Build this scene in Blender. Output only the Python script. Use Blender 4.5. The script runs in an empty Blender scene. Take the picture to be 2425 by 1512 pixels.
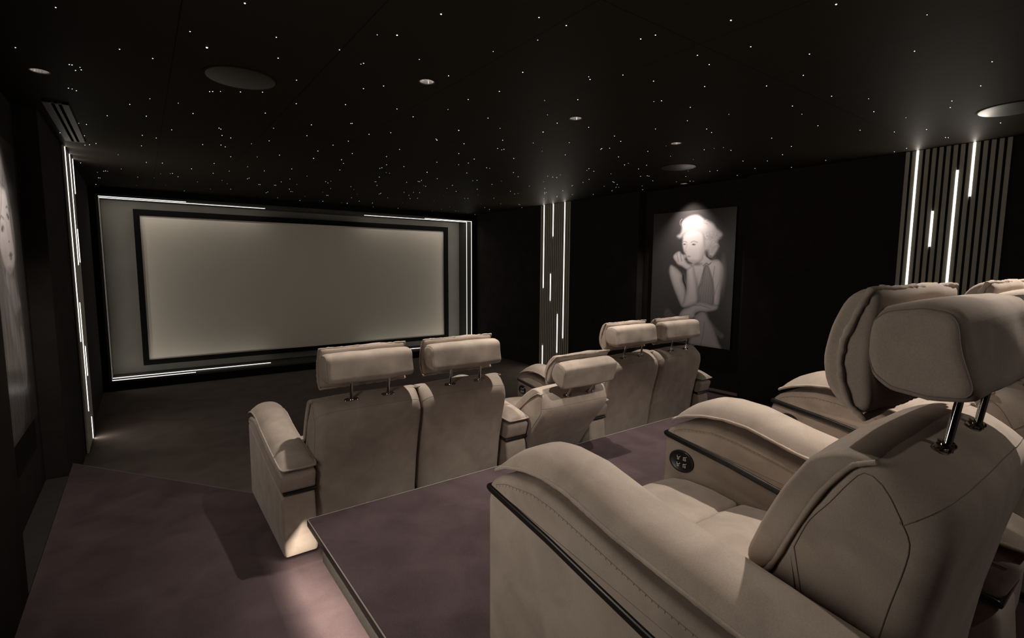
import bpy, bmesh, math, random
import numpy as np
from mathutils import Vector, Matrix
random.seed(7)
S = bpy.context.scene
COL = S.collection
R = math.radians

# ------------------------------------------------------------------ materials
def new_mat(name):
    m = bpy.data.materials.new(name); m.use_nodes = True
    nt = m.node_tree; b = nt.nodes['Principled BSDF']
    return m, nt, b

def plain(name, col, rough=.6, metal=0., spec=.5):
    m, nt, b = new_mat(name)
    b.inputs['Base Color'].default_value = (*col, 1)
    b.inputs['Roughness'].default_value = rough
    b.inputs['Metallic'].default_value = metal
    b.inputs['Specular IOR Level'].default_value = spec
    return m

def mottled(name, c1, c2, scale=6., fine=260., rough=.9, bump=.15, sheen=0., spec=.2, obj=True, fine_amt=.35):
    """two-tone noise: broad brushed patches plus a fine grain"""
    m, nt, b = new_mat(name); N = nt.nodes; L = nt.links
    tc = N.new('ShaderNodeTexCoord')
    src = tc.outputs['Object']
    if obj:
        oi = N.new('ShaderNodeObjectInfo'); ad = N.new('ShaderNodeVectorMath'); ad.operation = 'ADD'
        sc = N.new('ShaderNodeVectorMath'); sc.operation = 'SCALE'; sc.inputs['Scale'].default_value = 31.
        L.new(oi.outputs['Random'], sc.inputs[0]); L.new(src, ad.inputs[0]); L.new(sc.outputs[0], ad.inputs[1]); src = ad.outputs[0]
    n1 = N.new('ShaderNodeTexNoise'); n1.inputs['Scale'].default_value = scale; n1.inputs['Detail'].default_value = 5; n1.inputs['Distortion'].default_value = .6
    n2 = N.new('ShaderNodeTexNoise'); n2.inputs['Scale'].default_value = fine; n2.inputs['Detail'].default_value = 2
    L.new(src, n1.inputs['Vector']); L.new(src, n2.inputs['Vector'])
    mx = N.new('ShaderNodeMath'); mx.operation = 'MULTIPLY_ADD'; mx.inputs[1].default_value = fine_amt
    L.new(n2.outputs['Fac'], mx.inputs[0]); 
    s2 = N.new('ShaderNodeMath'); s2.operation = 'MULTIPLY'; s2.inputs[1].default_value = 1 - fine_amt
    L.new(n1.outputs['Fac'], s2.inputs[0]); L.new(s2.outputs[0], mx.inputs[2])
    r = N.new('ShaderNodeValToRGB'); r.color_ramp.elements[0].position = .35; r.color_ramp.elements[1].position = .65
    r.color_ramp.elements[0].color = (*c1, 1); r.color_ramp.elements[1].color = (*c2, 1)
    L.new(mx.outputs[0], r.inputs[0]); L.new(r.outputs[0], b.inputs['Base Color'])
    b.inputs['Roughness'].default_value = rough; b.inputs['Specular IOR Level'].default_value = spec
    if sheen:
        b.inputs['Sheen Weight'].default_value = sheen; b.inputs['Sheen Roughness'].default_value = .5
        b.inputs['Sheen Tint'].default_value = (.9, .8, .75, 1)
    if bump:
        bp = N.new('ShaderNodeBump'); bp.inputs['Strength'].default_value = bump; bp.inputs['Distance'].default_value = .004
        L.new(mx.outputs[0], bp.inputs['Height']); L.new(bp.outputs[0], b.inputs['Normal'])
    return m

def emit(name, col, strength, sample=True):
    m = bpy.data.materials.new(name); m.use_nodes = True
    nt = m.node_tree; nt.nodes.clear()
    e = nt.nodes.new('ShaderNodeEmission'); o = nt.nodes.new('ShaderNodeOutputMaterial')
    e.inputs[0].default_value = (*col, 1); e.inputs[1].default_value = strength
    nt.links.new(e.outputs[0], o.inputs[0])
    if not sample: m.cycles.emission_sampling = 'NONE'
    return m

WARM = (1, .90, .79)
M = {}
M['suede'] = mottled('suede', (.335, .278, .236), (.46, .385, .33), scale=9, fine=420, rough=.95, bump=.10, sheen=.15)
M['seam'] = plain('seam_thread', (.235, .195, .167), .9)
M['trim'] = plain('black_trim', (.012, .011, .011), .32)
M['chrome'] = plain('chrome', (.62, .60, .57), .09, 1.)
M['panelblack'] = plain('control_black', (.010, .010, .010), .35)
M['icon'] = plain('icon_white', (.75, .74, .72), .5)
M['carpet'] = mottled('carpet', (.050, .0355, .038), (.083, .060, .064), scale=4.5, fine=330, rough=1, bump=.35, spec=.05, obj=False, fine_amt=.4)
M['carpetfront'] = mottled('carpet_front', (.085, .070, .062), (.12, .10, .088), scale=3.5, fine=330, rough=1, bump=.35, spec=.05, obj=False, fine_amt=.4)
M['wall'] = mottled('wall_fabric', (.026, .022, .022), (.036, .032, .031), scale=5, fine=500, rough=.95, bump=.1, spec=.1, obj=False)
M['wallblack'] = plain('black_fabric', (.006, .0055, .0055), .9, 0, .1)
M['velvet'] = plain('screen_frame_velvet', (.004, .004, .004), .9, 0, .1)
M['niche'] = mottled('niche_grey', (.17, .167, .145), (.21, .203, .178), scale=2, fine=300, rough=.8, bump=.03, spec=.2, obj=False)
M['reveal'] = plain('niche_reveal', (.05, .048, .042), .45, 0, .4)
M['screen'] = plain('screen_cloth', (.62, .575, .50), .85, 0, .15)
M['slat'] = mottled('slat_paint', (.50, .485, .41), (.56, .54, .455), scale=3, fine=200, rough=.5, bump=.03, spec=.4)
M['slatback'] = plain('slat_back', (.010, .010, .009), .7, 0, .2)
M['nose'] = plain('nosing_dark', (.022, .020, .018), .45, 0, .4)
M['alu'] = plain('edge_metal', (.26, .235, .215), .5)
M['grille'] = plain('speaker_grille', (.05, .046, .04), .38, .3, .5)
M['vent'] = plain('vent_paint', (.06, .058, .055), .6)
M['void'] = plain('vent_void', (.002, .002, .002), 1, 0, 0)
M['reflector'] = plain('lamp_reflector', (.75, .72, .70), .25, .8)
M['riser'] = mottled('riser_cloth', (.05, .046, .042), (.11, .10, .09), scale=90, fine=600, rough=.95, bump=.4, spec=.1, obj=False, fine_amt=.6)
M['led'] = emit('led_strip', (1, .94, .87), 2.6)
M['ledscreen'] = emit('led_screen', (1, .95, .90), 2.2)
M['lamp'] = emit('lamp_disc', (1, .93, .86), 14.)
M['star'] = emit('star_point', (1, .97, .93), 5., sample=False)

def ceiling_mat():
    m, nt, b = new_mat('ceiling_satin'); N = nt.nodes; L = nt.links
    g = N.new('ShaderNodeNewGeometry'); s = N.new('ShaderNodeSeparateXYZ'); L.new(g.outputs['Position'], s.inputs[0])
    tot = None
    def line(out, v):
        nonlocal tot
        a = N.new('ShaderNodeMath'); a.operation = 'SUBTRACT'; L.new(out, a.inputs[0]); a.inputs[1].default_value = v
        c = N.new('ShaderNodeMath'); c.operation = 'ABSOLUTE'; L.new(a.outputs[0], c.inputs[0])
        d = N.new('ShaderNodeMath'); d.operation = 'LESS_THAN'; L.new(c.outputs[0], d.inputs[0]); d.inputs[1].default_value = .0022
        if tot is None: tot = d.outputs[0]
        else:
            e = N.new('ShaderNodeMath'); e.operation = 'MAXIMUM'; L.new(tot, e.inputs[0]); L.new(d.outputs[0], e.inputs[1]); tot = e.outputs[0]
    for v in (.19, .828, 1.475, 2.12, 2.80, 3.45, 4.13, 4.82): line(s.outputs['X'], v)
    for v in (1.44, 4.2, 6.9): line(s.outputs['Y'], v)
    mx = N.new('ShaderNodeMix'); mx.data_type = 'RGBA'
    mx.inputs[6].default_value = (.0225, .0195, .0158, 1); mx.inputs[7].default_value = (.006, .005, .005, 1)
    L.new(tot, mx.inputs[0]); L.new(mx.outputs[2], b.inputs['Base Color'])
    b.inputs['Roughness'].default_value = .60; b.inputs['Specular IOR Level'].default_value = .012
    return m
M['ceiling'] = ceiling_mat()

# ------------------------------------------------------------------ object helpers
def mesh_obj(name, verts, faces, mat, parent=None, smooth=None, mats=None, fm=None):
    me = bpy.data.meshes.new(name); me.from_pydata([tuple(v) for v in verts], [], faces)
    bm = bmesh.new(); bm.from_mesh(me); bmesh.ops.recalc_face_normals(bm, faces=bm.faces); bm.to_mesh(me); bm.free()
    for mm in (mats or [mat]): me.materials.append(mm)
    if fm: me.polygons.foreach_set('material_index', fm)
    if smooth is not None:
        me.polygons.foreach_set('use_smooth', [True]*len(me.polygons)); me.set_sharp_from_angle(angle=R(smooth))
    me.update()
    o = bpy.data.objects.new(name, me); COL.objects.link(o)
    if parent: o.parent = parent
    return o

class MB:
    def __init__(s): s.v = []; s.f = []
    def add(s, v, f):
        n = len(s.v); s.v += [tuple(p) for p in v]; s.f += [tuple(i+n for i in q) for q in f]; return s
    def box(s, x0, x1, y0, y1, z0, z1, bev=0., seg=2):
        bm = bmesh.new(); bmesh.ops.create_cube(bm, size=1)
        for q in bm.verts: q.co = Vector(((x0+x1)/2+q.co.x*(x1-x0), (y0+y1)/2+q.co.y*(y1-y0), (z0+z1)/2+q.co.z*(z1-z0)))
        if bev: bmesh.ops.bevel(bm, geom=list(bm.edges), offset=bev, segments=seg, profile=.5, affect='EDGES')
        bm.verts.index_update()
        s.add([q.co for q in bm.verts], [[q.index for q in f.verts] for f in bm.faces]); bm.free(); return s
    def rings(s, rings, cap0=True, cap1=True, closed=True):
        n = len(rings[0]); v = [p for r in rings for p in r]; f = []
        for i in range(len(rings)-1):
            for j in range(n if closed else n-1):
                k = (j+1) % n; f.append((i*n+j, i*n+k, (i+1)*n+k, (i+1)*n+j))
        if cap0: f.append(tuple(reversed(range(n))))
        if cap1: f.append(tuple(range((len(rings)-1)*n, len(rings)*n)))
        return s.add(v, f)
    def tube(s, pts, r, seg=8, closed=False, jit=0.):
        pts = [Vector(p) for p in pts]; n = len(pts); rg = []
        up = Vector((0, 0, 1)); prev = None
        for i, p in enumerate(pts):
            a = pts[(i-1) % n] if (closed or i > 0) else p; b = pts[(i+1) % n] if (closed or i < n-1) else p
            t = (b-a).normalized()
            if prev is None:
                h = up if abs(t.dot(up)) < .9 else Vector((1, 0, 0)); u = t.cross(h).normalized()
            else: u = (prev - t*prev.dot(t)).normalized()
            prev = u; w = t.cross(u); rr = r*(1+jit*random.uniform(-1, 1))
            rg.append([p+u*math.cos(2*math.pi*k/seg)*rr+w*math.sin(2*math.pi*k/seg)*rr for k in range(seg)])
        if closed: rg.append(rg[0]); return s.rings(rg, False, False)
        return s.rings(rg)
    def lathe(s, prof, c=(0, 0, 0), seg=24, sx=1., sy=1., cap0=True, cap1=True):
        return s.rings([[(c[0]+r*sx*math.cos(2*math.pi*k/seg), c[1]+r*sy*math.sin(2*math.pi*k/seg), c[2]+z) for k in range(seg)] for r, z in prof], cap0, cap1)
    def make(s, name, mat, parent=None, smooth=None): return mesh_obj(name, s.v, s.f, mat, parent, smooth)

def tag(o, label=None, cat=None, group=None, kind=None):
    if label: o['label'] = label
    if cat: o['category'] = cat
    if group: o['group'] = group
    if kind: o['kind'] = kind
    return o
def thing(name, label, cat, loc=(0, 0, 0), group=None):
    o = bpy.data.objects.new(name, None); COL.objects.link(o); o.location = loc; o.empty_display_size = .1
    return tag(o, label, cat, group)
def struct(name, mb, mat, smooth=None): return tag(mb.make(name, mat, None, smooth), kind='structure')

# ------------------------------------------------------------------ 2-D outlines
def densify(pts, step):
    out = []; n = len(pts)
    for i in range(n):
        a = Vector(pts[i]); b = Vector(pts[(i+1) % n]); k = max(1, round((b-a).length/step))
        out += [a.lerp(b, t/k) for t in range(k)]
    return out
def smooth_loop(pts, step=.02, it=2):
    p = densify(pts, step); n = len(p)
    for _ in range(it): p = [(p[i-1]+p[i]*2+p[(i+1) % n])/4 for i in range(n)]
    return p
def normals2(p):
    n = len(p); area = sum(p[i][0]*p[(i+1) % n][1]-p[(i+1) % n][0]*p[i][1] for i in range(n)); sg = 1 if area > 0 else -1; out = []
    for i in range(n):
        t = p[(i+1) % n]-p[i-1]; t = t.normalized() if t.length > 1e-9 else Vector((1, 0)); out.append(Vector((t.y, -t.x))*sg)
    return out
def pillow(mb, prof, h, r=.03, crown=0., bulge=0., nx=9, x0=0., wob=0., rs=None, radial=False):
    """body with the side outline prof in (y,z), half width h, edges rounded by r (or rs(y,z) per point),
    middle raised by crown, end faces bulged; returns the rings (rings 0 and -1 bound the flat end faces)"""
    nm = normals2(prof); n = len(prof); rr = [rs(q[0], q[1]) if rs else r for q in prof]
    for _ in range(3 if rs else 0): rr = [(rr[i-1]+2*rr[i]+rr[(i+1) % n])/4 for i in range(n)]
    sec = []
    for k in range(6): a = k/5*math.pi/2; sec.append((math.cos(a), 1-math.sin(a)))     # flat face first, full outline last
    rm = max(rr); rg = []
    cen = sum(prof, Vector((0, 0)))/n
    if radial: nm = [(q-cen).normalized() for q in prof]      # safe insets for compact outlines
    def row(xf, d, c, sx):
        out = []
        for i, (q, nv) in enumerate(zip(prof, nm)):
            x = sx*(h-rr[i]+rr[i]*xf) if xf is not None else sx
            w = wob*(math.sin(x*19+q[0]*23+q[1]*17)+.6*math.sin(x*41-q[1]*37)) if wob else 0
            e = q-nv*(rr[i]*d-c-w); out.append((x0+x, e[0], e[1]))
        return out
    for xf, d in sec: rg.append(row(xf, d, 0, 1))
    m = h-rm
    for i in range(1, nx-1):
        x = m*(1-2*i/(nx-1)); rg.append(row(None, 0, crown*(1-(x/h)**2), x))
    for xf, d in reversed(sec): rg.append(row(xf, d, 0, -1))
    mb.rings(rg); return rg
def poly_path(pts, n=8):
    """smooth path through points (Catmull-Rom)"""
    p = [Vector(q) for q in pts]; p = [p[0]*2-p[1]] + p + [p[-1]*2-p[-2]]; out = []
    for i in range(1, len(p)-2):
        for k in range(n):
            t = k/n; a, b, c, d = p[i-1:i+3]
            out.append(.5*((2*b)+(c-a)*t+(2*a-5*b+4*c-d)*t*t+(3*b-a-3*c+d)*t**3))
    return out+[p[-2]]

def strip_lamp(a, b, d, w, rad, col, parent, back=.0015):
    """the light a strip gives off: a long narrow lamp lying on its face from a to b, shining along d"""
    a, b, d = Vector(a), Vector(b), Vector(d).normalized(); L = (b-a).length
    l = bpy.data.lights.new('strip_lamp', 'AREA'); l.shape = 'RECTANGLE'; l.size = L; l.size_y = w; l.color = col; l.energy = rad*math.pi*w*L
    o = bpy.data.objects.new('strip_lamp', l); COL.objects.link(o)
    x = (b-a).normalized(); z = -d; y = z.cross(x); m = Matrix((x, y, z)).transposed().to_4x4(); m.translation = (a+b)/2+d*back-parent.location
    o.parent = parent; o.matrix_local = m
STARS = '''1043,1911,2 1377,1692,1 1513,1675,1 389,2300,2 2024,1231,2 1504,1855,0 977,2195,2 2228,917,2 1885,1503,1 905,2245,0 1864,1567,1 1412,2077,0 552,2544,1 821,2504,1 1173,2376,0 2331,1312,1 2219,1515,1 2607,732,0 236,2715,1 1681,2195,1 969,2590,1 962,2609,0 -212,2796,1 2365,1545,1 1394,2476,1 2001,2029,0 609,2786,1 2127,1901,1 313,2860,3 2630,1185,1 2034,2052,1 2328,1858,1 1749,2507,1 1175,2836,1 2985,874,1 -19,3136,1 756,3044,1 2623,1736,1 1099,2948,1 110,3171,1 2887,1325,1 1679,2741,1 2213,2334,1 2062,2469,0 2889,1521,1 2635,2038,1 2609,2075,0 1678,2991,0 643,3372,1 -416,3415,1 1408,3184,1 1111,3302,1 538,3449,1 3433,685,1 2266,2682,0 2884,2005,1 -222,3526,1 -233,3528,1 442,3513,0 -192,3543,0 405,3542,1 391,3556,1 856,3475,1 -190,3583,1 1991,2990,1 -215,3612,1 3360,1373,1 1567,3278,1 2449,2790,1 3368,1600,1 3215,1937,0 3587,1259,0 3124,2191,1 2702,2729,1 2204,3148,0 739,3813,1 3826,801,1 1289,3696,1 1281,3703,1 1991,3386,2 255,3924,0 109,3932,0 2522,3034,2 3592,1642,0 3123,2460,1 -276,3994,1 -260,3997,0 -243,4021,1 1064,3916,1 3419,2231,1 1611,3766,1 3037,2783,1 3901,1334,1 349,4126,1 4028,970,1 7,4146,1 1495,3914,1 2424,3425,1 3537,2265,1 1977,3722,1 2000,3750,2 863,4183,0 2901,3152,1 2677,3345,0 3199,2862,1 4179,1011,1 3966,1697,1 2236,3718,1 95,4398,1 1120,4258,1 4226,1254,0 536,4433,1 1438,4228,1 2551,3680,1 551,4460,1 2615,3675,1 3307,3082,1 3262,3130,1 2612,3704,0 3620,2736,0 3278,3157,1 -122,4553,1 4057,2071,1 2921,3523,0 4334,1561,1 1895,4245,1 1381,4447,1 582,4665,1 3660,2958,1 916,4623,1 2390,4065,1 254,4715,1 3183,3508,1 4047,2473,0 4013,2538,0 649,4712,1 3990,2618,1 4586,1425,1 4690,1260,1 3625,3265,1 4195,2491,1 2905,3922,1 817,4825,0 -298,4921,0 4458,2106,1 2623,4175,1 -256,4925,1 1340,4754,1 1621,4668,1 3976,2952,1 4886,898,1 1917,4591,1 75,5054,1 617,5037,1 166,5093,1 2678,4371,1 2413,4528,1 655,5090,1 490,5117,1 4263,2908,0 3925,3405,0 2644,4501,1 5085,1243,1 4713,2299,1 5108,1231,1 1629,4997,1 3953,3478,1 1105,5153,1 1396,5100,2 4135,3352,1 2948,4452,1 -296,5358,1 2069,4955,1 2994,4463,0 -442,5361,1 4694,2659,1 3813,3834,1 2247,4932,1 1702,5165,1 954,5369,0 4875,2517,1 5279,1543,1 70,5502,1 4226,3527,1 3866,3918,0 2090,5130,1 3951,3900,1 751,5514,1 2088,5180,1 3327,4496,1 5355,1652,1 -240,5638,1 2941,4833,1 2579,5068,2 5276,2168,1 3813,4279,0 -288,5731,1 4213,3898,0 4726,3279,0 -321,5769,1 1781,5529,1 3759,4432,1 2236,5372,0 4943,3076,1 5136,2776,1 4917,3148,1 2279,5380,0 3521,4667,1 3845,4443,1 3898,4435,1 4610,3722,1 5363,2520,1 4580,3791,1 1358,5795,1 4645,3727,1 664,5984,1 963,5955,0 4272,4290,1 2857,5358,1 -104,6079,0 4984,3486,1 2279,5678,1 3283,5164,1 3539,5022,0 3254,5212,0 3962,4747,0 5362,3095,1 1147,6101,1 2764,5578,1 4360,4480,1 4610,4229,1 4923,3891,1 243,6289,1 4650,4248,1 2768,5676,1 2786,5674,1 112,6349,1 1603,6147,0 3582,5287,1 2683,5820,1 5193,3758,0 845,6361,0 5291,3641,1 5321,3617,1 2372,6017,1 4419,4726,1 4804,4335,1 2361,6026,1 503,6462,1 4442,4763,1 4037,5116,1 3239,5672,1 4774,4525,0 1925,6324,0 2963,5922,0 5127,4213,1 1491,6471,1 719,6618,1 1884,6395,1 3008,5957,1 4957,4492,1 4984,4470,0 4306,5133,1 2487,6275,1 1934,6473,1 3307,5937,1 1095,6714,1 3656,5747,1 -423,6805,1 1088,6780,1 4619,5128,1 1456,6763,1 355,6918,1 -101,6950,0 5376,4408,1 4109,5619,1 335,6955,0 2258,6587,1 5137,4726,1 3532,6085,1 249,7034,0 1660,6854,0 4537,5406,1 4553,5393,1 418,7136,1 861,7109,0 4316,5720,0 4613,5497,1 4295,5771,1 -243,7202,1 -226,7210,0 2378,6824,1 2102,6922,0 1459,7085,1 -260,7236,1 1445,7097,1 3120,6550,1 3199,6521,1 1288,7152,1 3013,6621,1 4969,5313,1 1275,7163,1 5187,5119,1 3961,6201,0 -321,7378,0 949,7355,0 194,7420,0 4915,5574,1 632,7421,0 40,7460,1 2793,6918,1 3605,6564,0 4950,5620,1 1677,7326,1 2802,6998,1 3188,6846,1 2113,7330,0 4328,6338,1 2571,7238,0 4938,5901,1 4033,6598,1 3996,6629,1 1745,7544,1 1770,7557,0 -336,7831,1 -322,7831,1 3432,7068,1 1047,7832,1 3054,7297,0 3358,7168,1 1498,7793,1 2252,7624,1 2271,7627,1 330,7991,0 1498,7896,1 828,8009,0 2625,7646,1 3762,7171,0 2028,7937,0 28,8247,0 4789,6819,1 4550,7033,1 5055,6680,1 5103,6713,1 2855,7956,1 2856,7957,0 557,8436,1 3492,7734,0 -395,8487,1 1742,8364,0 3107,8055,1 3118,8081,1 2404,8347,1 2406,8350,1 2094,8491,1 2096,8497,1 2707,8357,0 2793,8347,1 4326,7679,1 2801,8376,1 5389,7029,1 4873,7416,0 4026,8016,0 5103,7608,1 3317,8567,0 4409,8123,0 3740,8485,1 4744,8198,1 4824,8235,1 4418,8495,1 5102,8349,0 5393,8416,0 5379,8531,1'''
# ------------------------------------------------------------------ lamp settings (watts, cone, blend; strip radiance of wall panels and screen frame)
PW = [122, 122, 122, 80, 80, 130, 13, 13, 28]
PA = [72, 72, 72, 92, 92, 106, 120, 120, 71]
PB = [.7, .7, .7, 1, 1, .3, .8, .8, .2]
AIM = {}
STEP_W = 44.
LED_P, LED_F = 47., 15.5
EXPO = 0.
# ------------------------------------------------------------------ recliner (local: +Y to the front, arm fronts at y=0, floor at z=0)
def lerp_tab(tab, t):
    if t >= tab[0][0]: return tab[0][1]
    for (a, u), (b, v) in zip(tab, tab[1:]):
        if a >= t >= b:
            f = (a-t)/(a-b); return u+(v-u)*f
    return tab[-1][1]
WELT = [(-.02, .553), (-.075, .580), (-.148, .598), (-.22, .604), (-.303, .598), (-.443, .562), (-.595, .535), (-.69, .519), (-.82, .500), (-.94, .486)]
SIDE = [(0, .502), (-.008, .520), (-.035, .540), (-.077, .555), (-.183, .569), (-.26, .563), (-.384, .537), (-.55, .500), (-.672, .482), (-.82, .468), (-.930, .458)]
TRIM = [(.012, .499), (-.248, .458), (-.388, .430), (-.545, .400), (-.75, .368), (-.912, .346)]
AH = .0825                                    # half width of an arm
def make_arm(par, xc, panel_side=0, plain=0):
    """arm body with black strip, upper panel, padded top and (panel_side: -1 or 1) control panel"""
    g = .003 if plain else .010
    low = smooth_loop([(.010, .02), (.012, .498-g)] + [(y, z-g) for y, z in TRIM[1:-1]] + [(-.905, .346-g), (-.935, .02)], .03, 1)
    mb = MB(); pillow(mb, low, AH, .016, 0, .002, 5, xc); arm = mb.make('armrest', M['suede'], par, 50)
    up = smooth_loop(SIDE + [(-.935, .440), (-.905, .354)] + [(y, z+g*.6) for y, z in reversed(TRIM[1:-1])] + [(.004, .499)], .02, 1)
    mb = MB(); pillow(mb, up, AH+.002, .018, 0, 0, 5, xc, rs=lambda y, z: .005 if z < lerp_tab(TRIM, y)+.022 else .018); mb.make('arm_panel', M['suede'], arm, 50)
    st = [(y, z+.011) for y, z in TRIM] + [(y, z-.011) for y, z in reversed(TRIM)]
    # the strip is visible all round, except on the outer side of a plain arm
    o_ = .008; off = 0 if not plain else (-plain*.009)
    mb = MB(); pillow(mb, smooth_loop(st, .012, 2), AH+o_-abs(off), .006, 0, 0, 4, xc+off); mb.make('trim_strip', M['trim'], arm, 50)
    # stitched line along the upper panel, on the side away from a plain face
    for sx in (-1, 1):
        ys = [-.030-.88*i/60 for i in range(61)]
        dp = lambda y: .022
        line = [(xc+sx*(AH+.0022), y, lerp_tab(SIDE, y)-.022) for y in ys]
        mb = MB(); mb.tube(line, .0009, 5)
        for i in range(0, 60):
            q = line[i]; mb.box(q[0]-.0004, q[0]+.0004, q[1]-.0042, q[1]-.0030, q[2]-.0060, q[2]-.0008)
        mb.make('stitching', M['seam'], arm)
    # padded top
    mb = MB(); rg = []; N = 46; wl = []; wr = []
    for i in range(N+1):
        t = i/N; y = -.02-.920*t; z = lerp_tab(WELT, y)
        e = min(1, t/.05)**.6*min(1, (1-t)/.035)**.5
        w = (AH+.004)*(.90+.10*min(1, min(t/.03, (1-t)/.03)))
        c = .006+.048*min(1, t/.16)**.55*min(1, (1-t)/.10)**.5
        c *= 1-.25*max(0, t-.45)
        row = []
        for k in range(13):
            u = -1+2*k/12; row.append((xc+u*w, y, z+c*(1-abs(u)**2.6)**.8))
        for k in range(1, 6):
            u = 1-2*k/6; row.append((xc+u*w*.97, y, z-.012*(1-abs(u)**2)*e-.003))
        rg.append(row); wl.append((xc-w, y, z-.001)); wr.append((xc+w, y, z-.001))
    mb.rings(rg); pad = mb.make('arm_pad', M['suede'], arm, 60)
    loop = wl + [(xc-AH*.5, -.942, wl[-1][2]), (xc+AH*.5, -.942, wl[-1][2])] + list(reversed(wr)) + [(xc+AH*.5, -.013, wl[0][2]), (xc-AH*.5, -.013, wl[0][2])]
    mb = MB(); dn = []
    for i in range(len(loop)):
        a = Vector(loop[i]); b = Vector(loop[(i+1) % len(loop)]); dn += [a, a.lerp(b, .5)]
    mb.tube(dn, .0050, 7, True, .16); mb.make('arm_welt', M['suede'], arm, 80)
    if panel_side:
        xs = xc+panel_side*AH; cy, cz = -.068, .412
        mb = MB(); rg = []
        for a, d in ((1, 0), (1.0, .004), (.96, .0068), (.90, .0075), (.80, .0062), (.74, .0045)):
            rg.append([(xs+panel_side*d, cy+.050*a*math.cos(q), cz+.040*a*math.sin(q)) for q in [2*math.pi*k/36 for k in range(36)]])
        mb.rings(rg); cp = mb.make('control_panel', M['panelblack'], par, 40)
        # four small seat symbols; u runs to the panel's right as one looks at it
        def sym(kind, u0, v0):
            mb = MB(); xx = xs+panel_side*.0050; s_ = .0016
            def seg(a, b, w=.0011):
                A = Vector((xx, cy+panel_side*a[0]*1.0, cz+a[1])); B = Vector((xx, cy+panel_side*b[0], cz+b[1])); mb.tube([A, B], w, 6)
            P = lambda x, y: (u0+x, v0+y)
            if kind == 0:      # back upright, leg rest down
                seg(P(-.005, .007), P(-.004, -.001)); seg(P(-.004, -.001), P(.004, .001)); seg(P(.004, .001), P(.008, .006))
                ring = [(.000, -.005), (.003, -.003), (.003, -.007), (-.002, -.008), (-.004, -.005), (.000, -.005)]
            else:
                seg(P(-.005, -.007), P(-.005, .004)); seg(P(-.005, .005), P(.004, .006)); seg(P(.004, .006), P(.008, .010), .0008)
                ring = [(.001, .001), (.004, .001), (.005, -.005), (.000, -.006), (-.001, -.002), (.001, .001)]
            for a, b in zip(ring, ring[1:]): seg(P(*a), P(*b), .0008)
            mb.make('control_symbol', M['icon'], cp)
        sym(0, -.012, .012); sym(0, -.012, -.013); sym(1, .014, .012); sym(1, .014, -.013)
    return arm

SHELL = [(-.852, .03), (-.858, .20), (-.872, .34), (-.888, .45), (-.905, .545), (-.920, .62), (-.930, .68), (-.930, .725), (-.921, .752), (-.900, .768), (-.865, .786), (-.825, .798), (-.800, .795), (-.768, .750), (-.725, .67), (-.685, .56), (-.655, .46), (-.635, .36), (-.62, .03)]
CUSH = [(-.826, .798), (-.79, .800), (-.756, .791), (-.727, .774), (-.688, .707), (-.653, .625), (-.629, .560), (-.631, .532), (-.658, .528), (-.682, .560), (-.715, .640), (-.752, .720), (-.790, .775), (-.824, .789)]
LUMB = [(-.625, .525), (-.600, .50), (-.585, .42), (-.59, .34), (-.66, .33), (-.68, .46), (-.66, .53)]
BOLS = [(-.774, .995), (-.780, 1.020), (-.802, 1.039), (-.855, 1.050), (-.893, 1.044), (-.906, 1.028), (-.920, .965), (-.930, .918), (-.922, .903), (-.870, .893), (-.815, .899), (-.785, .922), (-.774, .955)]
PILO = [(-.775, 1.068), (-.748, 1.050), (-.725, .998), (-.716, .945), (-.726, .892), (-.757, .852), (-.785, .848), (-.800, .866), (-.796, .905), (-.792, .955), (-.792, 1.005), (-.794, 1.045), (-.794, 1.064)]
PIV = Vector((0, -.66, .26))
def lean(o, deg):
    """tip a backrest part about the hinge"""
    Rm = Matrix.Rotation(R(deg), 4, 'X'); o.matrix_local = Matrix.Translation(PIV) @ Rm @ Matrix.Translation(-PIV) @ o.matrix_local
BACK_PARTS = ('backrest', 'back_cushion', 'headrest_bolster', 'headrest_pillow', 'headrest_post')

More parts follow.
